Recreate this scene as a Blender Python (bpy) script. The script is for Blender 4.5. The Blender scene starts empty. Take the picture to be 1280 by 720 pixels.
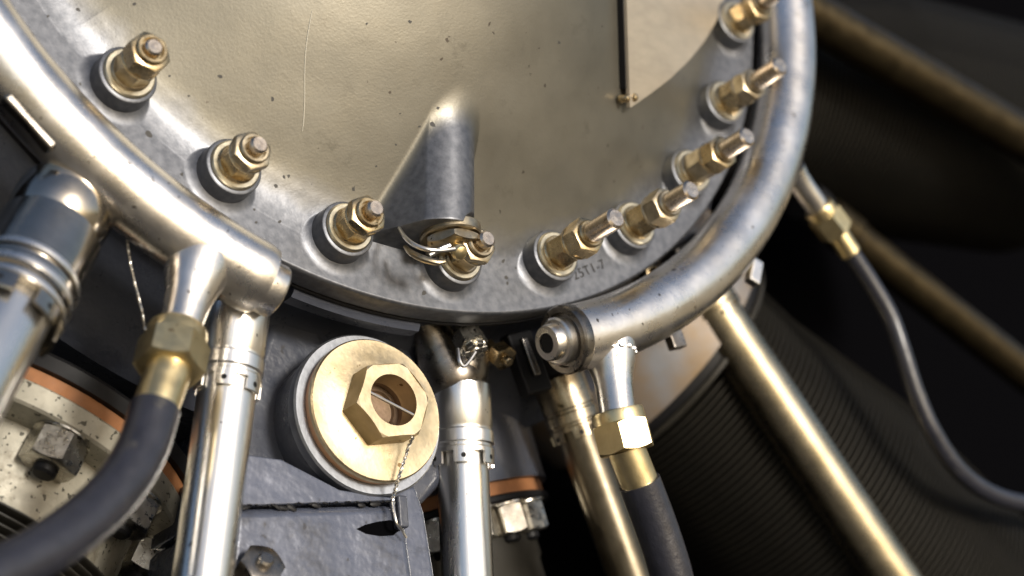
import bpy, math, random
import numpy as np
from mathutils import Vector, Matrix
R_ = math.radians
random.seed(7)
S = 0.001                      # everything below is measured in millimetres
sc = bpy.context.scene
COL = sc.collection

# ------------------------------------------------------------------ camera, sky, sun, exposure
F = 2200.0                     # focal length in photo pixels (1280 wide)
cam = bpy.data.cameras.new('camera')
cam.sensor_width = 36.0
cam.lens = F / 1280 * 36
cam.clip_start = 0.02
cam.clip_end = 200
cam.dof.use_dof = True
cam.dof.focus_distance = 0.59
cam.dof.aperture_fstop = 6.8
camo = bpy.data.objects.new('camera', cam)
COL.objects.link(camo)
camo.rotation_euler = (R_(90), 0, 0)
sc.camera = camo

SUN = Vector((0.62, -0.66, 0.42)).normalized()     # towards the sun
w = bpy.data.worlds.new('World')
sc.world = w
w.use_nodes = True
nt = w.node_tree
sky = nt.nodes.new('ShaderNodeTexSky')
sky.sky_type = 'NISHITA'
sky.sun_disc = False
sky.sun_elevation = math.asin(SUN.z)
sky.sun_rotation = math.atan2(SUN.x, SUN.y)
sky.air_density = 1.0
sky.dust_density = 3.5
bg = nt.nodes['Background']
bg.inputs[1].default_value = 0.15
nt.links.new(sky.outputs[0], bg.inputs[0])
sun = bpy.data.lights.new('sun', 'SUN')
sun.energy = 4.2
sun.angle = R_(12)
sun.color = (1.0, 0.95, 0.87)
suno = bpy.data.objects.new('sun', sun)
COL.objects.link(suno)
suno.rotation_euler = SUN.to_track_quat('Z', 'Y').to_euler()
vs = sc.view_settings
vs.view_transform = 'Standard'
vs.look = 'None'
vs.exposure = -0.22
vs.gamma = 1.0
vs.use_curve_mapping = False

# ------------------------------------------------------------------ engine frame (axis of the nose case)
def V(*a): return Vector(a)
AX = V(0.57327306, -0.74136718, 0.34890213).normalized()
CE = V(-41.98150177, 658.53861847, 163.55820297)
E1 = V(-0.51989618, 0.0, 0.85422945).normalized()
E2 = V(-0.63329768, -0.67109962, -0.38543397).normalized()
def rad(th): return E1 * math.cos(R_(th)) + E2 * math.sin(R_(th))
def tng(th): return -E1 * math.sin(R_(th)) + E2 * math.cos(R_(th))
def fl(r, th, h): return CE + AX * h + rad(th) * r
def px(x, y, h):
    """point at axial height h that stands where the photo shows (x, y)"""
    d = V((x - 640) / F, 1.0, (360 - y) / F)
    o = CE + AX * h
    return d * (o.dot(AX) / d.dot(AX))
def pxd(x, y, depth): return V((x - 640) / F, 1.0, (360 - y) / F) * depth
def frame(o, z, x=None):
    z = Vector(z).normalized()
    if x is None:
        x = V(1, 0, 0) if abs(z.x) < 0.8 else V(0, 0, 1)
    x = Vector(x)
    x = (x - z * x.dot(z)).normalized()
    y = z.cross(x)
    m = Matrix.Identity(4)
    for i in range(3):
        m[i][0], m[i][1], m[i][2], m[i][3] = x[i], y[i], z[i], o[i]
    return m

# ------------------------------------------------------------------ materials
def mat(name, color, metal=0.0, rough=0.4, rvar=0.0, cvar=0.0, cscale=60, col2=None, bump=0.0, bscale=300,
        specks=0.0, speck_scale=260, speck_col=(0.02, 0.02, 0.02), coat=0.0, stretch=None, spec=0.5,
        stain=None, stain_amt=0.0, stain_scale=35, bump2=0.0, bscale2=40, coatr=0.15):
    m = bpy.data.materials.new(name)
    m.use_nodes = True
    t = m.node_tree
    N, L = t.nodes, t.links
    b = N['Principled BSDF']
    tc = N.new('ShaderNodeTexCoord')
    vec = tc.outputs['Object']
    if stretch:
        mp = N.new('ShaderNodeMapping')
        mp.inputs['Scale'].default_value = stretch
        L.new(vec, mp.inputs[0])
        svec = mp.outputs[0]
    else:
        svec = vec
    def noise(scale, detail=4, v=None, rough_=0.55):
        n = N.new('ShaderNodeTexNoise')
        n.inputs['Scale'].default_value = scale
        n.inputs['Detail'].default_value = detail
        n.inputs['Roughness'].default_value = rough_
        L.new(v if v is not None else vec, n.inputs['Vector'])
        return n.outputs['Fac']
    def ramp(fac, p0, p1, c0=(0, 0, 0, 1), c1=(1, 1, 1, 1)):
        r = N.new('ShaderNodeValToRGB')
        r.color_ramp.elements[0].position = p0
        r.color_ramp.elements[1].position = p1
        r.color_ramp.elements[0].color = c0
        r.color_ramp.elements[1].color = c1
        L.new(fac, r.inputs[0])
        return r.outputs[0]
    def mix(fac, a, c):
        x = N.new('ShaderNodeMix')
        x.data_type = 'RGBA'
        if isinstance(fac, (int, float)): x.inputs[0].default_value = fac
        else: L.new(fac, x.inputs[0])
        for sock, val in ((x.inputs[6], a), (x.inputs[7], c)):
            if isinstance(val, tuple): sock.default_value = (*val[:3], 1)
            else: L.new(val, sock)
        return x.outputs[2]
    c = tuple(color)
    cur = c
    if cvar > 0 or col2:
        c2 = col2 if col2 else tuple(max(0, v * (1 - cvar)) for v in c)
        cur = mix(ramp(noise(cscale, 5, svec), 0.35, 0.68), c, c2)
    if stain:
        f = ramp(noise(stain_scale, 8, vec, 0.7), 0.62 - stain_amt, 0.72 - stain_amt * 0.5)
        cur = mix(f, cur, stain)
    if specks > 0:
        f = ramp(noise(speck_scale, 3, vec, 0.4), 0.74 - specks, 0.76 - specks)
        cur = mix(f, cur, speck_col)
    if isinstance(cur, tuple): b.inputs['Base Color'].default_value = (*cur, 1)
    else: L.new(cur, b.inputs['Base Color'])
    b.inputs['Metallic'].default_value = metal
    b.inputs['Specular IOR Level'].default_value = spec
    if rvar > 0:
        mr = N.new('ShaderNodeMapRange')
        mr.inputs['From Min'].default_value = 0.3
        mr.inputs['From Max'].default_value = 0.7
        mr.inputs['To Min'].default_value = max(0.03, rough - rvar)
        mr.inputs['To Max'].default_value = rough + rvar
        L.new(noise(cscale * 1.7, 6, svec, 0.65), mr.inputs['Value'])
        L.new(mr.outputs[0], b.inputs['Roughness'])
    else:
        b.inputs['Roughness'].default_value = rough
    if coat:
        b.inputs['Coat Weight'].default_value = coat
        b.inputs['Coat Roughness'].default_value = coatr
    last = None
    for amt, scl in ((bump, bscale), (bump2, bscale2)):
        if amt > 0:
            bp = N.new('ShaderNodeBump')
            bp.inputs['Strength'].default_value = 1.0
            bp.inputs['Distance'].default_value = amt * S
            L.new(noise(scl, 4, svec), bp.inputs['Height'])
            if last: L.new(last, bp.inputs['Normal'])
            last = bp.outputs[0]
    if last: L.new(last, b.inputs['Normal'])
    return m

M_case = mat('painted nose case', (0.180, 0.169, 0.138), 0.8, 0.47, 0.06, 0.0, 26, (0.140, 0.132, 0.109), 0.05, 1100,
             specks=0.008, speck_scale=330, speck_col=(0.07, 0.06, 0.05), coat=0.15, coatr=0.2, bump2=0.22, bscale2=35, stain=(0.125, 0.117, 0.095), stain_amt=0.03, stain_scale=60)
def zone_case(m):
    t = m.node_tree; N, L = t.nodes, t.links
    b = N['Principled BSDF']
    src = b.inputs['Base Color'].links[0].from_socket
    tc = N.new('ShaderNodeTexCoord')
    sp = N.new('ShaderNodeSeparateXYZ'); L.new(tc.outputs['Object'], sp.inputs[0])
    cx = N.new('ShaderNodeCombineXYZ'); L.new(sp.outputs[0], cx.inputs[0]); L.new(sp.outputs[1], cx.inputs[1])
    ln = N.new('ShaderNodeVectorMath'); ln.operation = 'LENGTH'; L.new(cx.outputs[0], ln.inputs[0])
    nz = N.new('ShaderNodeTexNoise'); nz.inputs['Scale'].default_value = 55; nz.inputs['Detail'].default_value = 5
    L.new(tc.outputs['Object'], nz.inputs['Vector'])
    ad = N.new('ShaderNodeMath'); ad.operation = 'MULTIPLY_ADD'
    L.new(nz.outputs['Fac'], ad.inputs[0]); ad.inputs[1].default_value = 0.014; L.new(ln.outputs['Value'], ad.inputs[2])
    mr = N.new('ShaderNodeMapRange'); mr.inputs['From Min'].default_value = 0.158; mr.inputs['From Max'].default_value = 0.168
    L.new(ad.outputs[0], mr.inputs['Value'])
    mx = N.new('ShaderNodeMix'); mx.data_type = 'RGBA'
    at_ = N.new('ShaderNodeAttribute'); at_.attribute_name = 'bare'  # mask of the grey that carries the bulge's sky reflection
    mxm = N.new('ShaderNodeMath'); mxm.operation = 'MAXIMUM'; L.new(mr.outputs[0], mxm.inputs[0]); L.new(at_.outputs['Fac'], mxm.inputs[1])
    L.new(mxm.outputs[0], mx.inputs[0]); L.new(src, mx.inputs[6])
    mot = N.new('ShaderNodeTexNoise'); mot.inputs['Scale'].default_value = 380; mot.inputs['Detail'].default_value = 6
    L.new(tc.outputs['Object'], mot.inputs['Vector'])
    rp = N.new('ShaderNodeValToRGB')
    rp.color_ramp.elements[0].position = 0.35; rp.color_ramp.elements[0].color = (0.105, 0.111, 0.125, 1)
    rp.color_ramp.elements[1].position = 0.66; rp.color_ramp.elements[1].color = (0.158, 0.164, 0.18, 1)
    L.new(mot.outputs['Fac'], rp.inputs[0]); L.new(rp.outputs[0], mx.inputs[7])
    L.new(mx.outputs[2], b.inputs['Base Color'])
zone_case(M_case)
M_chip = mat('bare dark chip', (0.03, 0.028, 0.025), 0.0, 0.6)
M_steel = mat('polished ring steel', (0.90, 0.88, 0.85), 1.0, 0.29, 0.07, 0.0, 40, (0.76, 0.71, 0.64), 0.05, 900,
              stain=(0.42, 0.36, 0.28), stain_amt=0.0, stain_scale=28, specks=0.03, speck_scale=420, speck_col=(0.12, 0.10, 0.08), bump2=0.25, bscale2=45)
M_chrome = mat('bright tube metal', (0.88, 0.87, 0.84), 1.0, 0.27, 0.06, 0.0, 60, (0.80, 0.78, 0.74), 0.02, 1200,
               specks=0.03, speck_scale=320, speck_col=(0.2, 0.19, 0.18), stretch=(1, 1, 0.15))
M_gold = mat('cadmium gold nut', (0.60, 0.48, 0.29), 1.0, 0.27, 0.10, 0.0, 160, (0.36, 0.27, 0.15), 0.03, 900,
             specks=0.02, speck_scale=500, speck_col=(0.15, 0.10, 0.04))
M_gold2 = mat('dull brassy nut', (0.56, 0.48, 0.34), 1.0, 0.34, 0.10, 0.0, 190, (0.32, 0.26, 0.17), 0.05, 900,
              specks=0.05, speck_scale=420, speck_col=(0.12, 0.09, 0.05))
M_stud = mat('stud steel', (0.70, 0.62, 0.52), 1.0, 0.26, 0.1, 0.0, 200, (0.48, 0.40, 0.32), 0.02, 900)
M_washer = mat('washer steel', (0.70, 0.62, 0.44), 1.0, 0.36, 0.1, 0.0, 150, (0.48, 0.44, 0.34), 0.02, 900)
M_brass = mat('plug brass', (0.58, 0.485, 0.325), 1.0, 0.44, 0.10, 0.0, 120, (0.44, 0.355, 0.22), 0.05, 700,
              specks=0.02, speck_scale=300, speck_col=(0.2, 0.13, 0.06))
M_brassn = mat('hose fitting brass', (0.74, 0.62, 0.36), 1.0, 0.36, 0.08, 0.0, 120, (0.60, 0.48, 0.26), 0.04, 700,
               specks=0.02, speck_scale=300, speck_col=(0.25, 0.16, 0.08))
M_rubber = mat('hose rubber', (0.020, 0.021, 0.030), 0.0, 0.36, 0.08, 0.3, 200, None, 0.14, 700, coat=0.25, bump2=0.2, bscale2=120,
               stain=(0.07, 0.065, 0.055), stain_amt=0.02, stain_scale=90)
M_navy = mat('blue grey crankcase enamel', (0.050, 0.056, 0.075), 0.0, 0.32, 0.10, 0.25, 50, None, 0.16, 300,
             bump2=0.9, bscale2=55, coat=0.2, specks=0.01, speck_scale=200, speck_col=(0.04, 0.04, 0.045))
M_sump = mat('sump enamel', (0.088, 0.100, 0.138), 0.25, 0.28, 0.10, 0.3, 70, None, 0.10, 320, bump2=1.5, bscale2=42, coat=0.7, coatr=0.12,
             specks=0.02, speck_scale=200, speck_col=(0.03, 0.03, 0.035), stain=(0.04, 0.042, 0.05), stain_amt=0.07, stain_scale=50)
M_alu = mat('cast aluminium ring', (0.30, 0.315, 0.345), 0.9, 0.45, 0.1, 0.2, 90, None, 0.08, 500)
M_black = mat('black engine enamel', (0.008, 0.008, 0.009), 0.0, 0.5, 0.1, 0.2, 60, spec=0.2)
M_shade = mat('sooty bulkhead', (0.002, 0.002, 0.0025), 0.0, 1.0, spec=0.0)  # near-black painted in for the shade behind the engine and in a hole
M_fin = mat('fin enamel', (0.022, 0.020, 0.016), 0.0, 0.45, 0.1, 0.3, 60, spec=0.3)
M_orange = mat('orange gasket', (0.30, 0.125, 0.045), 0.0, 0.7, 0.1, 0.3, 120, None, 0.1, 500)
M_speck = mat('weathered cylinder base', (0.34, 0.32, 0.26), 0.3, 0.5, 0.1, 0.3, 120, None, 0.08, 500,
              stain=(0.17, 0.15, 0.11), stain_amt=0.06, stain_scale=90, specks=0.10, speck_scale=520, speck_col=(0.06, 0.055, 0.04))
M_pale = mat('pale cast pad', (0.19, 0.195, 0.21), 0.2, 0.45, 0.1, 0.0, 40, (0.20, 0.14, 0.08), 0.08, 400)
M_nutsteel = mat('worn steel nut', (0.66, 0.64, 0.58), 1.0, 0.30, 0.12, 0.0, 200, (0.40, 0.37, 0.32), 0.06, 500,
                 specks=0.04, speck_scale=300, speck_col=(0.05, 0.045, 0.04))
M_darksteel = mat('dark oily steel', (0.30, 0.28, 0.25), 1.0, 0.30, 0.1, 0.0, 150, (0.16, 0.14, 0.12), 0.05, 500)
M_dim = mat('tarnished tube', (0.060, 0.046, 0.024), 0.9, 0.42, 0.1, 0.0, 100, (0.04, 0.03, 0.016))  # darker and browner than the other tube metals
M_t1 = mat('black chromed gland', (0.52, 0.48, 0.42), 1.0, 0.18, 0.06, 0.0, 60, (0.36, 0.33, 0.28), 0.03, 300)
M_warm_reflection = mat('warm tinted tube', (0.54, 0.48, 0.36), 1.0, 0.27, 0.06, 0.0, 60, (0.46, 0.40, 0.28), 0.02, 900, specks=0.02, speck_scale=320, speck_col=(0.2, 0.17, 0.1))  # chrome tinted gold in place of its warm reflection
M_brown = mat('oil browned tube', (0.17, 0.145, 0.105), 1.0, 0.36, 0.08, 0.0, 80, (0.10, 0.085, 0.06), 0.03, 500)
M_brownl = mat('oil browned gland', (0.42, 0.36, 0.26), 1.0, 0.30, 0.1, 0.0, 120, (0.22, 0.18, 0.12), 0.04, 500, specks=0.05, speck_scale=300, speck_col=(0.06, 0.05, 0.03))
M_plate = mat('brushed plate', (0.44, 0.385, 0.305), 0.45, 0.40, 0.06, 0.0, 80, (0.37, 0.325, 0.26), 0.03, 400,
              stretch=(0.3, 1, 3))
M_wire = mat('lock wire', (0.72, 0.70, 0.66), 1.0, 0.28)
M_bore = mat('plug bore', (0.16, 0.11, 0.065), 0.6, 0.5, 0.1, 0.0, 160, (0.24, 0.16, 0.11), 0.1, 400)
M_ground = mat('dry grass field', (0.30, 0.24, 0.14), 0.0, 0.9)

# ------------------------------------------------------------------ mesh builder
class MB:
    def __init__(s): s.v, s.f = [], []
    def add(s, vs, fs, M=None):
        o = len(s.v)
        s.v += [(M @ Vector(p)) if M is not None else Vector(p) for p in vs]
        s.f += [tuple(i + o for i in f) for f in fs]
        return s
    def rings(s, rings, closed=True, cap0=False, cap1=False, M=None):
        n = len(rings[0])
        vs = [p for r in rings for p in r]
        fs = []
        for k in range(len(rings) - 1):
            for i in range(n if closed else n - 1):
                j = (i + 1) % n
                fs.append((k * n + i, k * n + j, (k + 1) * n + j, (k + 1) * n + i))
        if cap0: fs.append(tuple(reversed(range(n))))
        if cap1: fs.append(tuple((len(rings) - 1) * n + i for i in range(n)))
        return s.add(vs, fs, M)
    def lathe(s, prof, n=40, M=None, cap0=True, cap1=True, wob=None):
        rs = []
        for r, z in prof:
            rs.append([(r * math.cos(2 * math.pi * i / n), r * math.sin(2 * math.pi * i / n), z) for i in range(n)])
        return s.rings(rs, True, cap0, cap1, M)
    def hexa(s, af, z0, z1, hole=0.0, M=None, ch0=True, ch1=True, n=48, rot=0.0, rc=None):
        """hexagon nut across flats 2*af with turned chamfers"""
        rc = rc or af * 0.985
        def rho(a): return af / math.cos(((a + math.pi / 6) % (math.pi / 3)) - math.pi / 6)
        A = [2 * math.pi * i / n + rot for i in range(n)]
        P = lambda r, a, z: (r * math.cos(a), r * math.sin(a), z)
        rs = []
        hol = hole if hole > 0 else 0.01
        rs.append([P(hol, a, z0) for a in A])
        if ch0:
            rs.append([P(min(rc, rho(a - rot)), a, z0) for a in A])
            rs.append([P(rho(a - rot), a, z0 + (rho(a - rot) - rc) * 0.6) for a in A])
        else:
            rs.append([P(rho(a - rot), a, z0) for a in A])
        if ch1:
            rs.append([P(rho(a - rot), a, z1 - (rho(a - rot) - rc) * 0.6) for a in A])
            rs.append([P(min(rc, rho(a - rot)), a, z1) for a in A])
        else:
            rs.append([P(rho(a - rot), a, z1) for a in A])
        rs.append([P(hol, a, z1) for a in A])
        if hole > 0:
            rs.append([P(hole, a, z0) for a in A])
        return s.rings(rs, True, False, False, M)
    def tube(s, pts, radii, n=20, cap=True, sub=1):
        pts = [Vector(p) for p in pts]
        if not hasattr(radii, '__len__'): radii = [radii] * len(pts)
        if sub > 1:
            P, Q = [], []
            m = len(pts)
            for i in range(m - 1):
                p0, p1, p2, p3 = pts[max(0, i - 1)], pts[i], pts[i + 1], pts[min(m - 1, i + 2)]
                for k in range(sub):
                    t = k / sub
                    P.append(0.5 * ((2 * p1) + (p2 - p0) * t + (2 * p0 - 5 * p1 + 4 * p2 - p3) * t * t + (3 * p1 - p0 - 3 * p2 + p3) * t ** 3))
                    Q.append(radii[i] * (1 - t) + radii[i + 1] * t)
            P.append(pts[-1]); Q.append(radii[-1])
            pts, radii = P, Q
        rs = []
        t0 = (pts[1] - pts[0]).normalized()
        u = t0.orthogonal().normalized()
        for i, p in enumerate(pts):
            t = (pts[min(i + 1, len(pts) - 1)] - pts[max(i - 1, 0)]).normalized()
            u = (u - t * u.dot(t)).normalized()
            v_ = t.cross(u)
            rs.append([p + (u * math.cos(2 * math.pi * k / n) + v_ * math.sin(2 * math.pi * k / n)) * radii[i] for k in range(n)])
        return s.rings(rs, True, cap, cap)
    def prism(s, top, bot):
        n = len(top)
        return s.rings([bot, top], True, True, True)
    def box(s, x0, x1, y0, y1, z0, z1, M=None):
        return s.prism_([(x0, y0), (x1, y0), (x1, y1), (x0, y1)], z0, z1, M)
    def prism_(s, poly, z0, z1, M=None):
        return s.rings([[(x, y, z0) for x, y in poly], [(x, y, z1) for x, y in poly]], True, True, True, M)
    def build(s, name, material, parent=None, bevel=0.0, ang=35, inv=None, segs=2, fixn=True):
        """link the collected shape as one mesh object; vertices are in the parent's local frame"""
        me = bpy.data.meshes.new(name)
        vs = [(inv @ p) if inv is not None else p for p in s.v]
        me.from_pydata([tuple(c * S for c in p) for p in vs], [], s.f)
        me.validate()
        if fixn:
            import bmesh
            bm = bmesh.new(); bm.from_mesh(me)
            bmesh.ops.remove_doubles(bm, verts=bm.verts, dist=1e-7)
            bmesh.ops.recalc_face_normals(bm, faces=bm.faces)
            bm.to_mesh(me); bm.free()
        me.shade_smooth()
        me.set_sharp_from_angle(angle=R_(ang))
        me.materials.append(material)
        o = bpy.data.objects.new(name, me)
        COL.objects.link(o)
        if parent is not None: o.parent = parent
        if bevel > 0:
            b = o.modifiers.new('bevel', 'BEVEL')
            b.width = bevel * S; b.segments = segs; b.limit_method = 'ANGLE'; b.angle_limit = R_(40)
            b.harden_normals = True
        return o

def thing(name, label, cat, M, group=None, kind=None):
    o = bpy.data.objects.new(name, None)
    o.empty_display_size = 0.01
    COL.objects.link(o)
    m = M.copy()
    for i in range(3): m[i][3] *= S
    o.matrix_world = m
    tag(o, label, cat, group, kind)
    return o
def tag(o, label=None, cat=None, group=None, kind=None):
    if label: o['label'] = label
    if cat: o['category'] = cat
    if group: o['group'] = group
    if kind: o['kind'] = kind
    return o
I4 = Matrix.Identity(4)
def at(p): return Matrix.Translation(p)

# ------------------------------------------------------------------ setting: unseen ground, added dark sheet for reflections, bulkhead blackened as shade behind
M_dark_sheet = mat('oily tarmac stand', (0.035, 0.030, 0.024), 0.0, 0.85)
g = MB().add([(-90000, -90000, -1704), (90000, -90000, -1704), (90000, 90000, -1704), (-90000, 90000, -1704)], [(0, 1, 2, 3)])
go = g.build('ground', M_ground); tag(go, kind='structure')
pv = MB().add([(-4500, -4500, -1700), (4500, -4500, -1700), (4500, 4500, -1700), (-4500, 4500, -1700)], [(0, 1, 2, 3)]).build('pavement', M_dark_sheet)  # unseen sheet, added so that metals reflect darkness from below
tag(pv, kind='structure')
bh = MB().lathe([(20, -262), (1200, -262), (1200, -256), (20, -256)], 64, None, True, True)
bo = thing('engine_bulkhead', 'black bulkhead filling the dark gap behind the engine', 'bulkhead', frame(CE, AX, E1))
bh.build('bulkhead_sheet', M_shade, bo)

# ------------------------------------------------------------------ nose case
RB = 165.0
TH0, DTH = 104.834, 15.125
BOLT = [TH0 + DTH * k for k in range(9)]
PAD_R, PAD_H = 9.9, 8.2
HS = -6.0                          # the flange face lies this far behind the ring pipe's centre line
def sstep(a, b, x):
    t = np.clip((x - a) / (b - a), 0, 1)
    return t * t * (3 - 2 * t)
def case_h(r):
    x = 157.0 - r
    f = 8.0
    lin = np.where(x < 0, 0, x)
    soft = 0.5 * (x + np.sqrt(x * x + f * f)) - 0.5 * (np.sqrt(30.0 ** 2 + f * f) - 30) * 0
    soft = np.where(x < -12, 0, soft * sstep(-14, 2, x))
    return 0.66 * soft - 0.0013 * lin * lin
TB, RF = 144.6, 161.0             # bulge direction and where its face stands
def bulge_h(r, th):
    d = r * np.radians(th - (148.6 - (r - 112) * 0.05))
    rr = 11.5
    top = 18.6 - HS + (r - 112) * 0.03
    right = np.where(d < rr, top - rr + np.sqrt(np.maximum(rr * rr - np.clip(d, 0, rr) ** 2, 0)), top - rr - (d - rr) * 6.0)
    l = np.maximum(-d, 0)
    left = top - 0.05 * np.minimum(l, 10) ** 2 - np.maximum(l - 10, 0) * 1.9
    body = np.where(d > 0, right, left)
    face = sstep(RF + 1.0, RF - 1.0, r)
    return np.maximum(body, 0) * face
def smax(a, b, k):
    h = np.clip(0.5 + 0.5 * (a - b) / k, 0, 1)
    return b * (1 - h) + a * h + k * h * (1 - h)
def field(r, th):
    base = case_h(r)
    b = bulge_h(r, th)
    h = np.where(b > 0.01, smax(base, b, 4.5), base)
    h = h + 0.5 * np.sin(r * 0.21 + th * 0.13) * 0.12
    for tb in BOLT:
        q = np.radians(th - tb)
        d = np.sqrt(r * r + RB * RB - 2 * r * RB * np.cos(q))
        # foot fillet of the raised pad; the case is spot-faced where it stands higher than the pad
        foot = 1.5 * np.clip(1 - (d - PAD_R) / 4.4, 0, 1) ** 2
        h = np.maximum(h, np.where((d < PAD_R + 4.4) & (d > PAD_R - 2), foot, 0))
        cut = sstep(PAD_R + 0.5, PAD_R - 0.1, d)
        h = np.where(h > PAD_H - 0.8, h * (1 - cut) + np.minimum(h, PAD_H - 0.8) * cut, h)
    return h + HS
def axis_list(segs):
    out = []
    for a, b, n in segs:
        out += list(np.linspace(a, b, n, endpoint=False))
    return out
ths = axis_list([(0, 60, 15), (60, 97, 40), (97, 238, 1100), (238, 300, 60), (300, 360, 15)])
rs_ = list(np.linspace(181.2, 148, 96, endpoint=False)) + list(np.linspace(148, 20, 90))
TT, RR = np.meshgrid(np.array(ths), np.array(rs_))
HH = field(RR, TT)
HH = np.where((TT > 97) & (TT < 238), HH, case_h(RR) + HS)
rows = [(np.full(len(ths), 179.5), np.full(len(ths), -10.0 + HS)), (np.full(len(ths), 181.9), np.full(len(ths), -9.4 + HS)),
        (np.full(len(ths), 182.0), np.full(len(ths), -1.2 + HS)), (np.full(len(ths), 181.7), np.full(len(ths), -0.4 + HS))]
Rm = np.vstack([np.array([a for a, _ in rows]), RR])
Hm = np.vstack([np.array([b for _, b in rows]), HH])
Tm = np.vstack([np.tile(np.array(ths), (4, 1)), TT])
X = Rm * np.cos(np.radians(Tm)); Y = Rm * np.sin(np.radians(Tm))
nr, nc = Rm.shape
verts = np.stack([X, Y, Hm], -1).reshape(-1, 3) * S
idx = np.arange(nr * nc).reshape(nr, nc)
q = np.stack([idx[:-1], idx[1:], np.roll(idx, -1, 1)[1:], np.roll(idx, -1, 1)[:-1]], -1).reshape(-1, 4)[:, ::-1]
E3 = E1.cross(E2)
MCASE = frame(CE, AX, E1)          # local x = E1, y = AX x E1, z = AX
flip = 1.0 if (AX.cross(E1)).dot(E2) > 0 else -1.0
verts[:, 1] *= flip
if flip < 0: q = q[:, ::-1]
me = bpy.data.meshes.new('case_shell')
me.vertices.add(len(verts)); me.vertices.foreach_set('co', verts.ravel())
me.loops.add(q.size); me.loops.foreach_set('vertex_index', q.ravel().astype(np.int32))
me.polygons.add(len(q)); me.polygons.foreach_set('loop_start', np.arange(0, q.size, 4, dtype=np.int32))
me.update(calc_edges=True); me.validate()
me.shade_smooth(); me.set_sharp_from_angle(angle=R_(50))
muted = np.clip((bulge_h(Rm, Tm) - case_h(Rm)) / 4.5 + 0.05, 0, 1) * (bulge_h(Rm, Tm) > 0.01)        # grey painted on the bulge for its dark sky reflection
at_b = me.attributes.new('bare', 'FLOAT', 'POINT'); at_b.data.foreach_set('value', muted.ravel().astype(np.float32))
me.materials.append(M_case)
case = thing('nose_case', 'large tan painted domed engine nose case with bolted flange and pointed bulge', 'engine case', MCASE)
sh = bpy.data.objects.new('case_shell', me); COL.objects.link(sh); sh.parent = case
def cl(r, th, h):                  # polar -> case local
    return Vector((r * math.cos(R_(th)), flip * r * math.sin(R_(th)), h))
def arc(mb, prof, t0, t1, n=60):
    """profile (r, h) swept from t0 to t1 degrees in case local coordinates"""
    rings = [[cl(r, t0 + (t1 - t0) * i / n, h) for r, h in prof] for i in range(n + 1)]
    return mb.rings(rings, True, True, True)
arc(MB(), [(178, -16.2), (182.4, -16.2), (182.4, -17.6), (178, -17.6)], 60, 300, 120).build('flange_gasket', M_black, case)

for tb in BOLT:
    c_ = cl(RB, tb, HS)
    MB().lathe([(PAD_R + 0.9, -0.5), (PAD_R + 0.35, 0.9), (PAD_R, 1.8), (PAD_R - 0.05, PAD_H - 0.7), (PAD_R - 0.25, PAD_H - 0.25), (PAD_R - 0.7, PAD_H), (0.2, PAD_H)], 64, at(c_), False, True).build('bolt_pad', M_case, case)

# ray -> case surface, for marks and the plate
def surf(x, y, off=0.0, plain=False):
    d = V((x - 640) / F, 1.0, (360 - y) / F)
    def below(t):
        p = d * t - CE
        h = p.dot(AX); r = math.hypot(p.dot(E1), p.dot(E2)); th = math.degrees(math.atan2(p.dot(E2), p.dot(E1))) % 360
        top = float(case_h(np.array([r]))[0]) + HS if plain else float(field(np.array([r]), np.array([th]))[0])
        return r < 184 and h < top + off
    t = 420.0
    while t < 820 and not below(t): t += 2.0
    lo, hi = t - 2.0, t
    for _ in range(9):
        mid = (lo + hi) / 2
        if below(mid): hi = mid
        else: lo = mid
    return d * lo
def case_normal(p):
    q_ = p - CE
    r = math.hypot(q_.dot(E1), q_.dot(E2)); th = math.degrees(math.atan2(q_.dot(E2), q_.dot(E1))) % 360
    f = lambda r_, t_: float(field(np.array([r_]), np.array([t_]))[0])
    dr = (f(r + 1, th) - f(r - 1, th)) / 2
    dt = (f(r, th + 0.4) - f(r, th - 0.4)) / (2 * R_(0.4) * r)
    return (AX - rad(th) * dr - tng(th) * dt).normalized()
inv_case = MCASE.inverted()
# paint chips: little flat flakes of missing paint
chips = [(35, 47, 2.2), (275, 96, 2.4), (341, 124, 2.6), (168, 5, 2), (98, 12, 2.2), (513, 27, 2.2), (699, 53, 2.4), (355, 221, 2.6),
         (187, 168, 4.2), (361, 220, 2.2), (345, 232, 2.2), (320, 278, 2.6), (350, 277, 2.4), (318, 262, 1.6), (227, 218, 2.2), (100, 105, 1.6),
         (541, 156, 3.4), (547, 135, 2.2), (524, 158, 1.6), (442, 236, 2.4), (495, 181, 1.4), (530, 366, 4), (629, 326, 2.4), (633, 347, 3.0), (645, 335, 1.8),
         (634, 354, 2.0), (500, 142, 1.6), (458, 30, 1.4), (212, 95, 1.6), (236, 120, 1.4), (820, 232, 2.2), (860, 150, 1.8), (676, 290, 1.6), (470, 208, 1.4), (60, 20, 1.8)]
cm = MB()
for x, y, s_ in chips:
    p = surf(x, y)
    nrm = case_normal(p)
    fm = frame(p + nrm * 0.06, nrm, V(random.uniform(-1, 1), random.uniform(-1, 1), random.uniform(-1, 1)))
    k = random.randint(6, 9)
    pts = []
    for i in range(k):
        rr = s_ * 0.28 * random.uniform(0.5, 1.25)
        pts.append((rr * 1.3 * math.cos(2 * math.pi * i / k), rr * math.sin(2 * math.pi * i / k)))
    cm.add([inv_case @ (fm @ Vector((a, b, 0.0))) for a, b in pts] , [tuple(range(k))])
tag(cm.build('paint_chips', M_chip, case, fixn=False), kind='stuff')

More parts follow.
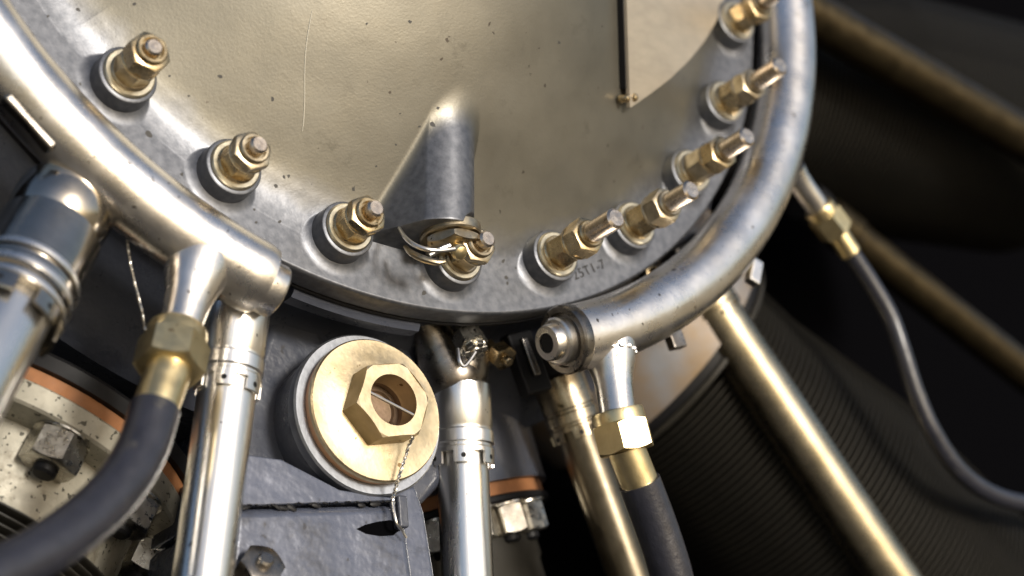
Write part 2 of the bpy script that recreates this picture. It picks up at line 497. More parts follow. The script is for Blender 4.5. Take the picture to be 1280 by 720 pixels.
# pale run in the paint
rp0 = [surf(390 - 15 * t - 3 * math.sin(t * 5), 14 + 150 * t) for t in np.linspace(0, 1, 14)]
rp0 = [inv_case @ (p + case_normal(p) * 0.03) for p in rp0]
MB().tube(rp0, [0.1] + [0.2] * 11 + [0.24, 0.1], 8, True, 3).build('paint_run', mat('paint run', (0.40, 0.375, 0.31), 0.0, 0.5), case)

# stamped number on the flange
cu = bpy.data.curves.new('stamp', 'FONT'); cu.body = '25T1-7'; cu.size = 5.2 * S; cu.extrude = 0.05 * S; cu.space_character = 1.15
to = bpy.data.objects.new('stamp_tmp', cu); COL.objects.link(to)
bpy.context.view_layer.update()
dme = bpy.data.meshes.new_from_object(to.evaluated_get(bpy.context.evaluated_depsgraph_get()))
bpy.data.objects.remove(to)
dme.materials.clear(); dme.materials.append(mat('stamped groove', (0.03, 0.03, 0.03), 0.0, 0.7, spec=0.1))
st = bpy.data.objects.new('stamped_number', dme); COL.objects.link(st); st.parent = case
pa, pb = px(719, 350, HS + 0.2), px(764, 332, HS + 0.2)
fm = inv_case @ frame(pa, AX, pb - pa)
for i in range(3): fm[i][3] *= S
st.matrix_local = fm

# ------------------------------------------------------------------ fasteners round the flange
def bolt(k, label, n1, n2, tip, studr=3.1, rot=0.2, name='flange_bolt', castle=False, group='studs and nuts round the flange'):
    th = BOLT[k]
    t = thing(name, label, 'bolt', frame(fl(RB, th, PAD_H + HS), AX, rad(th)), group)
    MB().lathe([(3.4, 0.02), (8.3, 0.02), (8.6, 0.35), (8.5, 0.9), (8.0, 1.4), (3.4, 1.5)], 40, None, False, False).build('washer', M_washer, t)
    z = 1.5
    if n1:
        m = MB().hexa(5.45, z + 0.5, z + n1 - 0.5, 3.0, None, True, True, rot=rot)
        m.lathe([(3.0, z + 0.02), (6.6, z + 0.02), (6.7, z + 0.4), (6.2, z + 0.9), (3.0, z + 0.9)], 40, None, False, False)
        m.build('nut', M_gold if k % 3 else M_gold2, t); z += n1
    if n2:
        m = MB().hexa(6.0, z + 0.9, z + n2 - 1.6, 3.0, None, True, True, rot=rot + 0.35)
        m.lathe([(3.0, z - 0.2), (6.3, z - 0.2), (6.5, z + 0.1), (6.5, z + 0.7), (6.2, z + 1.0), (3.0, z + 1.0)], 40, None, False, False)
        m.lathe([(3.9, z + n2 - 2.2), (5.0, z + n2 - 1.6), (5.05, z + n2 - 0.5), (4.6, z + n2), (3.85, z + n2), (3.85, z + n2 - 2)], 40, None, False, False)
        m.build('lock_nut', M_gold2 if k % 2 else M_gold, t); z += n2
    prof = [(studr, -3.0)]
    zz = z - 2
    pitch = 0.0
    prof += [(studr, zz + 2), (studr, tip - 0.7), (studr * 0.78, tip)]
    MB().lathe(prof, 28, None, True, True).build('stud', M_stud, t)
    return t
bolt(0, 'brass-toned double nut nearest the upper left corner of the case flange', 7.5, 9.0, 19.5, 2.9, 0.1)
bolt(1, 'short brass-toned nut second from the left on the case flange', 7.0, 6.0, 17.5, 3.0, 0.5)
bolt(2, 'short brass-toned nut just left of the pointed bulge', 7.0, 6.0, 18.0, 3.0, 0.3)
bolt(3, 'short brass-toned nut tucked under the bulge cap', 7.0, 5.5, 18.0, 3.0, 0.6)
bolt(4, 'double nut with long stud, first to the right of the bulge', 10.0, 9.5, 35.0, 3.8, 0.3)
bolt(5, 'double nut with long stud above the stamped flange number, second right of the bulge', 10.0, 9.5, 33.0, 3.8, 0.0)
bolt(6, 'double nut with long stud, third right of the bulge', 10.0, 9.0, 33.0, 3.8, 0.5)
bolt(7, 'double nut with long stud below the plate tip, against the bright ring pipe', 9.0, 8.5, 33.0, 3.8, 0.2)
bolt(8, 'uppermost nut on the right, cut by the top edge beside the plate', 8.0, 7.0, 24.0, 3.1, 0.4)

# cap on the bulge
TC = 147.6
cdir = (rad(TC) + AX * 0.06).normalized()
cpos = fl(RF - 3.0, TC, 9.0)
CM = frame(cpos, cdir, tng(TC))
cap = thing('drain_cap', 'brass hexagon cap with cotter wire on the end of the pointed bulge', 'cap', CM)
MB().lathe([(3, 0.0), (10.2, 0.0), (10.6, 0.5), (10.6, 3.6), (10.1, 4.2), (3, 4.2)], 48).build('cap_seat', M_gold2, cap)
MB().hexa(8.6, 4.2, 7.6, 2.0, None, True, True, rot=R_(28)).build('hexagon', M_gold2, cap)
kd = (AX * 0.8 + rad(TC) * 0.7).normalized()
iv_k = CM.inverted()
MB().lathe([(2.2, -3), (2.2, 3.0), (2.7, 3.6), (2.9, 4.8), (2.3, 6.0), (1.0, 6.6)], 24, frame(px(566, 309, 11.5), kd)).build('knob', M_brassn, cap, inv=iv_k)
dC = cpos.y - 1
wp = [pxd(x, y, d + dC - 592) for x, y, d in [(568, 311, 578), (552, 313, 575), (535, 312, 573), (518, 306, 574), (506, 296, 578), (499, 285, 584)]]
MB().tube(wp, [0.75, .75, .8, .8, .75, .6], 10, True, 5).build('wire', M_wire, cap, inv=iv_k)
wp = [pxd(x, y, d + dC - 592) for x, y, d in [(537, 319, 574), (548, 313, 575), (562, 307, 577)]]
MB().tube(wp, 0.95, 10, True, 4).build('cotter_pin', M_wire, cap, inv=iv_k)
wp = [pxd(x, y, d + dC - 592) for x, y, d in [(506, 308, 584), (514, 316, 581), (528, 323, 579), (546, 328, 579), (556, 327, 580)]]
MB().tube(wp, [0.6, 1.1, 1.3, 1.1, 0.7], 10, True, 4).build('tab_washer', M_gold2, cap, inv=iv_k)

# thin plate standing off the case, upper right
rowsL, NY = [], 16
def left_x(y): return 781 + (y + 80) * 0.030
def right_x(y):
    pts = [(-80, 925), (-20, 912), (0, 905), (25, 896), (50, 882), (75, 862), (100, 836), (118, 812), (130, 795), (134, 789)]
    for (a, xa), (b, xb) in zip(pts, pts[1:]):
        if a <= y <= b: return xa + (xb - xa) * (y - a) / (b - a)
    return pts[-1][1]
NXp = 12
ptop, pbot = [], []
ys = [-80 + (134 + 80) * i / 24 for i in range(25)]
def plate_xyz(x, y): return surf(x, y, 4.5, True)
grid = [[plate_xyz(left_x(y) + (right_x(y) - left_x(y)) * i / NXp, y) for i in range(NXp + 1)] for y in ys]
pn = (grid[0][0] - grid[10][0]).cross(grid[10][6] - grid[10][0]).normalized()
if pn.y > 0: pn = -pn
pm = MB()
nx_, ny_ = NXp + 1, len(ys)
vt = [p for row in grid for p in row]
vb = [p - pn * 1.4 for p in vt]
ff = []
for j in range(ny_ - 1):
    for i in range(nx_ - 1):
        a = j * nx_ + i
        ff.append((a, a + 1, a + nx_ + 1, a + nx_)); o = len(vt)
        ff.append((o + a, o + a + nx_, o + a + nx_ + 1, o + a + 1))
o = len(vt)
for j in range(ny_ - 1):
    for i in (0, nx_ - 1):
        a, b = j * nx_ + i, (j + 1) * nx_ + i
        ff.append((a, b, o + b, o + a))
for i in range(nx_ - 1):
    for j in (0, ny_ - 1):
        a, b = j * nx_ + i, j * nx_ + i + 1
        ff.append((a, b, o + b, o + a))
pm.add(vt + vb, ff)
pbase = grid[-1][0]
plate = thing('metal_plate', 'pale bare metal plate with curved edge standing off the case', 'plate', at(pbase))
pm.build('plate_sheet', M_plate, plate, inv=at(-pbase), ang=30)
for x, y in ((783.5, 123), (793, 122)):
    rp = plate_xyz(x, y)
    MB().lathe([(0.3, -3), (1.5, -3), (1.6, 0.2), (1.3, 0.9), (0.6, 1.3), (0.1, 1.4)], 16, frame(rp, pn)).build('rivet', M_gold, plate, inv=at(-pbase))
# black strip painted in as the shadow at the plate's left edge
strip = MB()
for y0, y1 in ((-80, 110),):
    a = [plate_xyz(left_x(y) - 0.5, y) for y in np.linspace(y0, y1, 10)]
    rings = []
    for p in a:
        b_ = p - pn * 1.4
        rings.append([b_, b_ + V(1.6, 0.6, 0), b_ - pn * 3 + V(1.6, .6, 0), b_ - pn * 3])
    strip.rings(rings, True, True, True)
strip.build('packing_strip', M_black, plate, inv=at(-pbase))

# ------------------------------------------------------------------ ring pipes (ignition harness conduit)
RT, RRING = 11.8, 195.5
def ring_path(t0, t1, n, h=0.0, r=RRING): return [fl(r, t0 + (t1 - t0) * i / n, h) for i in range(n + 1)]
lbase = fl(RRING, 127.5, 0)
lp = thing('ring_pipe', 'bright polished ring pipe crossing the left side, ending in a small cap', 'pipe', at(lbase))
iv = at(-lbase)
path = ring_path(78, 127.4, 60)
m = MB().tube(path, [RT] * 59 + [RT, RT - 0.6], 40, True)
m.build('pipe_body', M_steel, lp, inv=iv)
ed = -(tng(128.2)); ed = tng(128.2)
m = MB().lathe([(2, -4), (8.8, -4), (8.8, 5.0), (8.4, 5.7), (7.6, 6.1), (0.5, 6.3)], 40, frame(fl(RRING + 0.6, 127.6, -1.2), ed))
m.build('end_cap', M_steel, lp, inv=iv)
# weld collar just before the end
# outlet neck
def neck(root, inv_, p0, p1, r0, r1, material, flare=1.5):
    ax = (p1 - p0); L_ = ax.length
    prof = [(r0 * flare, -3), (r0 * flare * 0.95, L_ * 0.1), (r0 * 1.22, L_ * 0.28), (r0 * 1.08, L_ * 0.42), (r0, L_ * 0.6), (r1, L_ * 0.9), (r1, L_)]
    return MB().lathe(prof, 36, frame(p0, ax)).build('outlet_neck', material, root, inv=inv_)
# left lead
n0, n1 = px(246, 338, 1), px(222, 420, 3)
neck(lp, iv, n0, n1, 6.8, 6.3, M_steel, 1.5)
# flat boss on the ring's outside near the left edge
cb = fl(RRING, 102.8, 0)
bdir = (rad(102.8) * 0.99 - AX * 0.12).normalized()
fmx = frame(cb + bdir * 12.4, bdir, tng(102.8))
m = MB().box(-10.5, 10.5, -7.6, 7.6, -9, -1.2, fmx)
m.build('flat_boss', M_darksteel, lp, inv=iv, bevel=1.4, segs=3)
# right ring
rbase = fl(RRING, 164, 0)
rp_ = thing('ring_pipe', 'bright ring pipe curving up the right side, socket plug in its lower end', 'pipe', at(rbase))
ivr = at(-rbase)
t_end = 162.9
path = ring_path(t_end, 262, 90)
MB().tube(path, [RT + 0.2] * 91, 40, True).build('pipe_body', M_steel, rp_, inv=ivr)
ed = -tng(t_end)
pe = fl(RRING, t_end, 0)
fe = frame(pe, ed, AX)
MB().lathe([(3, -3), (RT + 0.25, -3), (RT + 0.6, -2.4), (RT + 0.6, 0.6), (RT, 1.3), (RT - 2, 1.4), (RT - 2.4, 0.4), (3, 0.4)], 44, fe).build('end_flange', M_darksteel, rp_, inv=ivr)
pl = MB().lathe([(2, 0.5), (8.4, 0.5), (8.5, 4.2), (7.8, 4.9), (6.6, 5.0), (6.5, 8.0), (6.0, 8.8), (3.6, 8.9)], 40, fe, True, False)
pl_o = pl.build('socket_plug', M_steel, rp_, inv=ivr)
MB().hexa(3.3, 4.5, 8.7, 0.0, fe, False, False).build('socket_hole', M_black, pl_o, inv=ivr)
sh_ = MB()
hx = [(3.3 / math.cos(math.pi / 6) * math.cos(math.pi / 3 * i), 3.3 / math.cos(math.pi / 6) * math.sin(math.pi / 3 * i)) for i in range(6)]
rings = [[(3.6 * math.cos(a), 3.6 * math.sin(a), 8.92) for a in [math.pi / 3 * i for i in range(6)]], [(x * .9, y * .9, 8.95) for x, y in hx]]
n0, n1 = px(762, 438, 1), px(772, 518, 2)
neck(rp_, ivr, n0, n1, 6.6, 6.4, M_steel, 1.45)
# weld beads where the neck joins
wb = MB()
for i in range(16):
    a = 2 * math.pi * i / 16
    fN = frame(n0, n1 - n0)
    c_ = fN @ Vector((8.6 * math.cos(a), 8.6 * math.sin(a), 1.2 + random.uniform(-.6, .6)))
    wb.lathe([(0.1, -1.2), (1.2, -0.7), (1.5, 0), (1.2, .7), (.1, 1.2)], 8, at(c_))
tag(wb.build('weld_bead', M_steel, rp_, inv=ivr), kind='stuff')
# small pad on the outer edge
pp = px(943, 341, -2)
MB().box(-5.5, 5.5, -2.2, 2.2, -3, 2.4, frame(pp, px(960, 352, -2) - pp, px(955, 325, -2) - px(930, 358, -2))).build('flat_boss', M_steel, rp_, inv=ivr, bevel=0.8)
pp = px(846, 431, -6)
MB().box(-3.4, 3.4, -2, 2, -6, 1.6, frame(pp, px(852, 448, -6) - pp, px(870, 425, -6) - px(840, 445, -6))).build('bracket_foot', M_darksteel, rp_, inv=ivr, bevel=0.6)
n0, n1 = px(996, 222, -8), px(1024, 262, -12)
MB().lathe([(6, -4), (5.2, 0), (4.9, 6), (4.9, (n1 - n0).length)], 28, frame(n0, n1 - n0)).build('outlet_neck', M_steel, rp_, inv=ivr)

# ------------------------------------------------------------------ ignition leads (hose + ferrule + union nut)
def lead(name, label, nut0, nut1, af, fer1, rf, hose, rh, rot=0.2, skirt=True, nutm=M_brassn):
    base = nut0
    t = thing(name, label, 'hose', at(base), 'ignition leads on the ring pipes')
    iv_ = at(-base)
    ax = nut1 - nut0; L_ = ax.length
    fN = frame(nut0, ax)
    m = MB().hexa(af, L_ * 0.22, L_, rf * 0.8, fN, True, True, rot=rot)
    m.lathe([(rf * .8, -1), (af * 0.96, -1), (af * 1.0, 0), (af * 1.0, L_ * 0.24), (rf * .8, L_ * .24)], 36, fN, False, False)
    m.build('union_nut', nutm, t, inv=iv_)
    fa = fer1 - nut1
    MB().lathe([(rf * 0.6, -2), (rf, -2), (rf, fa.length - 0.6), (rf - 0.5, fa.length), (rf * 0.6, fa.length)], 36, frame(nut1, fa)).build('ferrule', nutm, t, inv=iv_)
    MB().tube([fer1 - fa.normalized() * 3] + hose, [rh] * (len(hose) + 1), 24, True, 8).build('hose', M_rubber, t, inv=iv_)
    return t
lead('ignition_lead', 'thick dark rubber hose with brass union nut sweeping to lower left corner',
     px(221, 418, 3), px(211, 463, 6), 9.3, px(190, 522, 8), 6.7,
     [px(178, 560, 10), px(150, 607, 13), px(110, 648, 16), px(55, 688, 20), px(-15, 724, 24), px(-90, 752, 28)], 7.4, rot=R_(20))
lead('ignition_lead', 'black hose with brass union nut running down below the socket plug',
     px(772, 517, 2), px(784, 565, 1), 9.4, px(803, 612, -2), 6.7,
     [px(818, 652, -5), px(834, 700, -8), px(846, 745, -11), px(860, 800, -14)], 7.6, rot=R_(8))
lead('ignition_lead', 'thin blurred hose with small brass nut looping to the right edge',
     px(1024, 261, -12), px(1046, 290, -14), 6.6, px(1064, 318, -15), 4.6,
     [px(1086, 350, -16), px(1112, 395, -17), px(1128, 440, -18), px(1144, 490, -20), px(1166, 540, -22), px(1200, 590, -25), px(1245, 620, -28), px(1300, 632, -30), px(1360, 634, -30)], 3.9, rot=0.6)

# ------------------------------------------------------------------ pushrod tubes with their gland nuts
def pushrod(label, p0, p1, rt, rc, clen, material=M_chrome, cmat=None, holes=6, boot=True, bands=None):
    """p0 = top of the gland nut, p1 = far end of the tube"""
    cmat = cmat or material
    ax = p1 - p0
    L_ = ax.length
    M0 = frame(p0, ax, AX)
    t = thing('pushrod_tube', label, 'tube', M0, 'pushrod tubes')
    MB().lathe([(rt, clen * 0.3), (rt, L_), (rt - 1, L_)], 40).build('tube_body', material, t)
    k = clen
    prof = [(rc * 0.72, -1), (rc * 0.93, 0.0), (rc, 0.9), (rc, k * 0.52), (rc * 0.965, k * 0.54), (rc * 0.965, k * 0.58), (rc * 1.02, k * 0.60),
            (rc * 1.02, k * 0.74), (rc * 0.96, k * 0.76), (rc * 0.96, k * 0.79), (rc * 1.01, k * 0.81)]
    m = MB().lathe(prof + [(rc * 1.01, k * 0.86), (rt + 0.3, k * 0.86), (rt + 0.3, k * 0.3)], 48, None, True, False)
    g_ = m.build('gland_nut', cmat, t)
    if bands:
        for z0, z1 in ((0.50, 0.555), (0.66, 0.72), (0.80, 0.85)):
            MB().lathe([(rc, k * z0), (rc * 1.04, k * z0 + 0.2), (rc * 1.05, k * (z0 + z1) / 2), (rc * 1.04, k * z1 - 0.2), (rc, k * z1)], 48, None, False, False).build('band', bands, g_)
    # castellations round the lower lip
    for i in range(6):
        c_ = MB()
        a0 = 2 * math.pi * i / 6 + 0.25
        rings = []
        for j in range(7):
            a = a0 + 0.62 * j / 6
            ca, sa = math.cos(a), math.sin(a)
            rings.append([(rc * 1.01 * ca, rc * 1.01 * sa, k * 0.85), (rc * 1.01 * ca, rc * 1.01 * sa, k), (rc * 0.93 * ca, rc * 0.93 * sa, k), (rc * 0.93 * ca, rc * 0.93 * sa, k * 0.85)])
        c_.rings(rings, True, True, True)
        c_.build('castellation', cmat, g_, ang=30)
        a = a0 + 0.31
        MB().lathe([(0.9, -0.6), (0.9, 0.12)], 12, frame((rc * 1.005 * math.cos(a), rc * 1.005 * math.sin(a), k * 0.925), (math.cos(a), math.sin(a), 0))).build('pin_hole', M_black, g_)
    if boot:
        MB().lathe([(rc * 0.98, -14), (rc * 0.98, -6), (rc * 0.88, -2), (rc * 0.80, 0.2)], 40).build('boot', M_darksteel if boot is True else boot, t)
    return t
pushrod('big dark-capped pushrod tube at the left edge under the ring pipe', px(62, 292, -8), px(-62, 520, 6), 12.6, 15.8, 38, M_chrome, M_t1, boot=M_t1, bands=M_chrome)
pushrod('bright vertical pushrod tube beside the thick rubber hose', px(297, 388, -17), px(243, 800, -22), 9.3, 10.5, 29, M_chrome)
pushrod('bright spotted pushrod tube right of the round brass plug', px(574, 482, -40), px(588, 800, -48), 9.3, 11.4, 30, M_chrome, boot=M_darksteel)
pushrod('brown-tinted pushrod tube just left of the black hose', px(696, 470, -45), px(812, 790, -52), 8.4, 10.2, 25, M_brown, M_brownl, boot=M_black)
pushrod('long pushrod tube slanting down right from beneath the ring pipe', px(862, 345, -52), px(1150, 775, -60), 11.6, 12.4, 20, M_warm_reflection, boot=M_black)
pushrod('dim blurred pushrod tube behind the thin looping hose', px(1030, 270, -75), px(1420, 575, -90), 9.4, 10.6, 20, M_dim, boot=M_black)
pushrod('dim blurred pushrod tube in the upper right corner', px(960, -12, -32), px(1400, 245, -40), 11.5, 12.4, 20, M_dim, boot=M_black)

# ------------------------------------------------------------------ crankcase
cc = thing('crankcase', 'dark blue grey enamelled crankcase behind and below the nose flange', 'crankcase', MCASE)
# body ring behind the flange
rr_ = MB()
rr_.lathe([(100, -17.8), (176, -17.8), (177, -19), (177, -34), (182, -44), (206, -58), (214, -66), (214, -175), (100, -175)], 160)
rr_.build('body', M_navy, cc)
# front lip seen under the flange
arc(MB(), [(172, -18), (183.2, -18), (184.8, -19.2), (184.8, -24.5), (183.4, -26.5), (172, -26.5)], 133.0, 148.5, 24).build('front_lip', M_navy, cc, ang=30)
# sump casting with plug pad: prism along the engine axis, corners read at its front plane
def engine_prism(name, poly, h0, h1, material, parent, inv_, grow=0.0, bevel=2.0, segs=3):
    top = [px(x, y, h0) for x, y in poly]
    c_ = sum(top, V(0, 0, 0)) / len(top)
    bot = [p + (p - c_) * grow - AX * (h0 - h1) for p in top]
    m_ = MB().prism([inv_ @ p for p in top], [inv_ @ p for p in bot])
    return m_.build(name, material, parent, bevel=bevel, segs=segs)
engine_prism('plug_web', [(340, 390), (404, 404), (410, 430), (505, 425), (545, 470), (560, 600), (520, 640), (300, 620), (300, 520)], -44, -120, M_navy, cc, inv_case, 0.0, 4.0)
sm = thing('sump', 'lit blue grey sump casting with a rough seam below the brass plug', 'sump', frame(px(420, 660, -30), AX, rad(142)))
inv_s = frame(px(420, 660, -30), AX, rad(142)).inverted()
engine_prism('upper_casting', [(296, 566), (352, 574), (425, 612), (492, 622), (494, 626), (302, 632), (290, 630)], -26.5, -90, M_sump, sm, inv_s, 0.0, 2.0)
engine_prism('lower_casting', [(290, 633.5), (494, 628), (512, 660), (522, 730), (530, 860), (270, 860)], -26, -90, M_sump, sm, inv_s, 0.0, 4.0)
engine_prism('side_web', [(486, 610), (520, 604), (532, 640), (545, 720), (552, 860), (520, 860), (500, 680)], -33, -90, M_sump, sm, inv_s, 0.0, 2.0)
# squeezed-out sealant along the seam
sl = MB()
x = 300.0
while x < 490:
    y = 632 - (x - 300) * 0.028 + random.uniform(-1.0, 1.6)
    big = random.random() < (0.35 if x < 360 else 0.12)
    s1 = random.uniform(0.8, 1.4) if big else random.uniform(0.25, 0.6)
    p = inv_s @ px(x, y + (3 if big else 0), -26.0)
    k = random.uniform(1.2, 2.4)
    n_ = 9
    pr_ = [(0.1, -0.5), (s1 * .85, -0.4), (s1, 0.0), (s1 * 0.6, 0.45), (0.1, 0.6)]
    sl.lathe(pr_, n_, at(p) @ Matrix.Rotation(R_(random.uniform(-25, 25)), 4, 'Z') @ Matrix.Diagonal((0.7, k, 0.45, 1)))
    x += random.uniform(2.5, 7.0)
tag(sl.build('seam_sealant', M_black, sm, ang=60), kind='stuff')
# dark wire hole with a tan lip below it
hole = [(446, 661), (456, 656), (472, 652), (488, 650), (500, 654), (500, 662), (492, 669), (476, 670), (458, 667)]
engine_prism('wire_hole', hole, -25.7, -27, M_shade, sm, inv_s, 0.0, 0.0)
lf = inv_s @ frame(px(497, 640, -25), AX, px(497, 660, -25) - px(495, 630, -25))
MB().box(-5, 6, -1.6, 2.2, -1, 3.4, lf).build('wire_lug', M_navy, sm, bevel=0.8)
# bottom nut at the frame edge
tn = thing('sump_nut', 'dark steel nut half cut off at the bottom edge under the sump', 'nut', frame(px(318, 722, -26), (AX + V(0, 0, .5)), rad(140)))
MB().hexa(6.4, 0.5, 8, 2.5, None).build('nut_body', M_darksteel, tn)
MB().lathe([(2, -0.3), (9, -0.3), (9, 0.5), (2, 0.5)], 30).build('washer', M_darksteel, tn)
MB().lathe([(2.6, 0), (2.6, 10), (2.0, 10.6)], 20).build('stud', M_darksteel, tn)
tn2 = MB().prism_([(-14, -6), (16, -7), (16, 7), (-14, 6)], -0.6, 2.2)

# round brass plug
pc = px(457, 520, -28)
PM = frame(pc, AX, rad(TB))
bp_ = thing('brass_plug', 'round brass drain plug with hollow hexagon boss and safety wire', 'plug', PM)
MB().lathe([(20, -3), (27.9, -3), (28.3, -1.4), (28.4, 1.6), (27.8, 2.4), (24, 2.4)], 72, None, False, False).build('seat_ring', M_alu, bp_)
MB().lathe([(8, -40), (25.5, -40), (26.5, -12), (27.4, -3.1), (8, -3.1)], 64).build('plug_boss', M_navy, bp_)
MB().lathe([(20, 2.4), (24.4, 2.4), (24.6, 3.2), (24.4, 5.0), (20, 5.0)], 72, None, False, False).build('copper_gasket', mat('copper gasket', (0.55, 0.30, 0.16), 1.0, 0.35), bp_)
MB().lathe([(8.95, 5.0), (24.6, 5.0), (25.0, 5.5), (25.0, 7.0), (24.5, 7.6), (17.5, 7.6), (16.6, 7.9), (15.6, 7.8), (14.6, 8.3), (8.95, 8.3)], 80, None, False, False).build('plug_disc', M_brass, bp_)
HR = R_(12)
hb = MB().hexa(12.3, 8.1, 18.2, 8.9, None, False, True, rot=HR, rc=13.3)
hbo = hb.build('hexagon_boss', M_brass, bp_, ang=30)
MB().lathe([(0.1, 6.4), (6.2, 6.4), (6.6, 7.6), (7.2, 7.2), (8.88, 6.4), (8.88, 9)], 40, None, False, False).build('bore_floor', M_bore, hbo)
inv_p = PM.inverted()
a_, b_ = V(-1.8, -9.6, 17.3), V(3.9, 8.2, 17.3)
MB().tube([a_, b_], 0.55, 10).build('cross_wire', M_wire, hbo)
h_ = MB()
MB().lathe([(0.95, -0.5), (0.95, 0.1)], 12, Matrix.Translation(inv_p @ px(531, 507, -18.45))).build('pin_hole', M_black, bp_)
# twisted safety wire
def twist(pts, r, pitch, name, parent, inv_, sub=10):
    P = []
    for i in range(len(pts) - 1):
        for k in range(sub): P.append(pts[i].lerp(pts[i + 1], k / sub))
    P.append(pts[-1])
    dist = 0.0
    m_ = MB()
    for ph in (0, math.pi):
        Q, dist = [], 0.0
        for i, p in enumerate(P):
            if i: dist += (p - P[i - 1]).length
            t_ = (P[min(i + 1, len(P) - 1)] - P[max(0, i - 1)]).normalized()
            u = t_.orthogonal().normalized(); v_ = t_.cross(u)
            a = dist / pitch * 2 * math.pi + ph
            Q.append(p + (u * math.cos(a) + v_ * math.sin(a)) * r)
        m_.tube(Q, r * 0.95, 6)
    return m_.build(name, M_wire, parent, inv=inv_)
twist([px(516, 546, -12), px(511, 557, -15), px(497, 601, -16.8), px(491, 622, -21), px(492, 640, -21)], 0.38, 3.2, 'safety_wire', bp_, inv_p, 14)
MB().tube([px(491, 628, -21), px(493, 642, -20), px(496, 655, -20), px(502, 662, -22), px(508, 672, -23)], 0.5, 8, True, 4).build('wire_tail', M_wire, bp_, inv=inv_p)
# loose lock wire hanging from the ring pipe
lw = px(159, 306, -6)
lwo = thing('lock_wire', 'fine twisted lock wire hanging in the dark below the left ring pipe', 'wire', at(lw))
twist([px(159, 300, -8), px(163, 330, -9), px(170, 360, -10), px(178, 392, -12), px(181, 412, -13)], 0.28, 2.6, 'wire_strand', lwo, at(-lw), 14)

# ------------------------------------------------------------------ bits below the flange between the tubes
def small_nut(label, p, axis, af, hgt, material, castle=False, stud=True, cat='nut', name='castle_nut', group=None):
    t = thing(name, label, cat, frame(p, axis, tng(150)), group)
    MB().hexa(af, 0, hgt, af * 0.45, None, True, True).build('nut_body', material, t)
    if castle:
        for i in range(6):
            a = math.pi / 3 * i + 0.5
            MB().box(-af * 0.28, af * 0.28, -af * .2, af * .2, hgt - .2, hgt + 2.4, Matrix.Translation((af * .66 * math.cos(a), af * .66 * math.sin(a), 0)) @ Matrix.Rotation(a + math.pi / 2, 4, 'Z')).build('castellation', material, t, bevel=0.2)
    if stud: MB().lathe([(af * .45, -6), (af * .45, hgt + 2), (af * .36, hgt + 2.6)], 20).build('stud', material, t)
    return t
cn = small_nut('small bright castle nut with cotter pin hanging below the case flange', px(583, 418, -22), rad(152) * 0.9 + AX * 0.45, 5.0, 6.5, M_nutsteel, True)
ivn = cn.matrix_world.inverted()
mn = frame(px(583, 418, -22), rad(152) * 0.9 + AX * 0.45, tng(150)).inverted()
MB().tube([px(572, 436, -17), px(574, 450, -16), px(579, 458, -16), px(586, 452, -16), px(594, 440, -16)], 0.7, 8, True, 4).build('cotter_pin', M_wire, cn, inv=mn)
small_nut('tiny brown nut in shadow right of the castle nut', px(622, 440, -32), rad(160) * 0.7 + AX * .6, 4.4, 5, M_gold, name='crankcase_nut')
# ribbed bracket left of the socket plug
bk_p = px(662, 448, -30)
bk = thing('clip_bracket', 'dark slotted clip bracket left of the socket plug', 'bracket', frame(bk_p, AX, px(672, 470, -30) - px(655, 425, -30)))
MB().box(-11, 13, -6, 6, -6, 0).build('bracket_plate', M_black, bk, bevel=1.0)
MB().box(-8, 7, -1.6, 1.4, 0.02, 1.8).build('bracket_rib', M_darksteel, bk, bevel=0.7)
# pushrod housing of the middle tube
hp = px(545, 448, -40)
ph_ = thing('tappet_housing', 'dark cone-shaped tappet housing above the spotted tube', 'housing', frame(px(568, 478, -41), px(540, 418, -38) - px(568, 478, -41), AX))
MB().lathe([(11.6, 0), (12.0, 1.0), (11.8, 3.5), (10.4, 10), (8.6, 15), (7.4, 20), (7.2, 34)], 40).build('cone', M_darksteel, ph_)
# studs behind the flange on the right
small_nut('pale stud end in the gap between flange and right ring pipe', px(835, 325, -24), AX + rad(175) * .3, 4.6, 9, M_nutsteel, stud=False, name='crankcase_nut')
small_nut('small brassy nut under the flange rim left of the pale stud end', px(806, 345, -22), AX, 3.0, 5, M_gold, name='crankcase_nut')

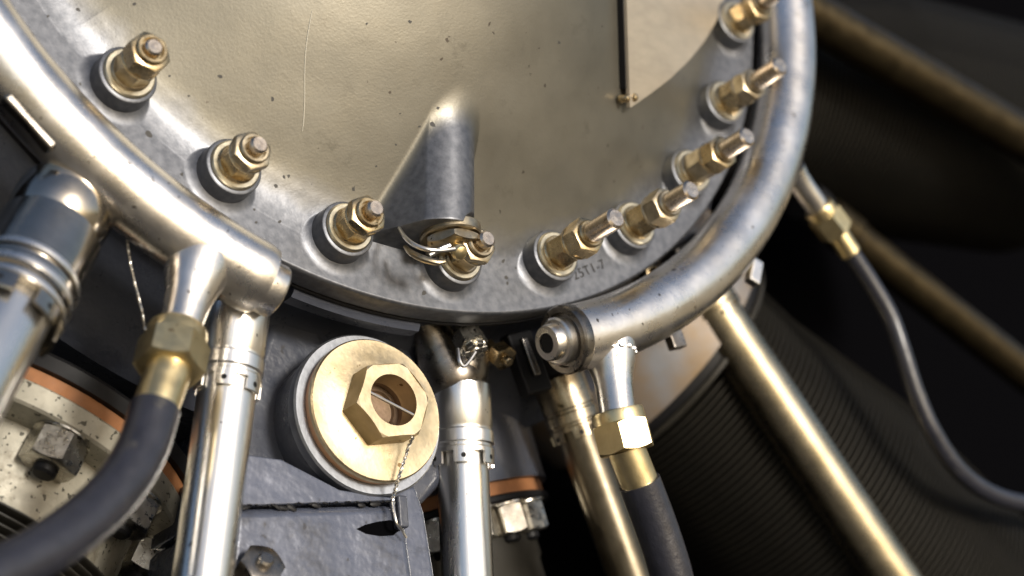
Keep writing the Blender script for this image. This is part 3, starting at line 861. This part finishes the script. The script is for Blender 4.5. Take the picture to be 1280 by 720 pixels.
# ------------------------------------------------------------------ cylinders
fin_cache = {}
def cylinder(th, label, haxis=-112, r0=240, rb=62, nfin=74, pitch=3.1, nuts=(), fm=None, gm=None, pm_=None, pd=12, ft=8.3, fin0=20, skirt=None):
    o = fl(r0, th, haxis)
    Mx = frame(o, rad(th), AX)      # local z outward, local x = engine axis (towards viewer)
    t = thing('engine_cylinder', label, 'cylinder', Mx, 'finned cylinders of the radial engine')
    MB().lathe([(30, -pd), (rb + 2, -pd), (rb + 4, -pd + 2), (rb + 4, -5.2), (30, -5.2)], 72).build('crankcase_pad', pm_ or M_black, t)
    MB().lathe([(30, -5), (rb + 1.5, -5), (rb + 1.5, -0.2), (30, -0.2)], 72).build('base_gasket', gm or M_orange, t)
    MB().lathe([(30, 0), (rb + 2.5, 0), (rb + 3, 0.6), (rb + 3, ft - 0.8), (rb + 2, ft), (30, ft)], 72).build('base_flange', fm or M_black, t)
    if skirt:
        MB().lathe([(40, ft - 1), (50.5, ft - 1), (49.5, ft + 3), (49, fin0 - 3), (47.5, fin0 - 1), (40, fin0 - 1)], 72).build('barrel_skirt', skirt, t)
    MB().lathe([(46, 8.4), (46, 22), (45, 24), (45, 250)], 64, None, False, True).build('barrel', M_fin, t)
    key = 'fin'
    for i in range(nfin):
        if key not in fin_cache:
            f_ = MB().lathe([(44.5, 0), (57.0, 0.1), (57.6, 0.5), (57.6, 0.9), (57.0, 1.3), (44.5, 1.4)], 56, None, False, False)
            fo = f_.build('fin', M_fin, t)
            fin_cache[key] = fo.data
        else:
            fo = bpy.data.objects.new('fin', fin_cache[key]); COL.objects.link(fo); fo.parent = t
        fo.location = (0, 0, (fin0 + i * pitch) * S)
        k = 1.0 + 0.16 * min(1, max(0, (i - 8) / 22))
        fo.scale = (k, k, 1)
    for ang in nuts:
        a = R_(ang)
        fm_ = Matrix.Translation(((rb - 6.5) * math.cos(a), (rb - 6.5) * math.sin(a), ft))
        n_ = MB().hexa(8.4 if rb > 60 else 7.4, 0.6, 11.5, 4, fm_, True, True, rot=a + 0.42)
        n_.lathe([(4, 0.05), (9.6, 0.05), (9.6, 0.7), (4, .7)], 30, fm_, False, False)
        no = n_.build('base_nut', M_nutsteel, t)
        MB().lathe([(4, 0), (4, 13.5), (3.2, 14.4)], 20, fm_).build('base_stud', M_black, no)
    return t
cylinder(121, 'finned cylinder at the lower left with speckled base and orange gasket', nuts=(0, 36, -36, 72, -72), fm=M_speck, fin0=37, skirt=M_speck, nfin=66)
cylinder(161, 'dark finned cylinder low in the middle with bright base nuts behind the tubes', nuts=(-33, -14, 5, 24), pm_=M_navy, pd=60, rb=52, r0=236, ft=3.0, fin0=52, nfin=60)
cylinder(201, 'big dark finned cylinder filling the lower right behind the slanting tube', nuts=(), gm=M_black, pm_=M_pale, pd=48, fm=M_fin, ft=3.0, fin0=8)
cylinder(241, 'dim blurred finned cylinder in the upper right behind the corner tube', nuts=(), gm=M_black)
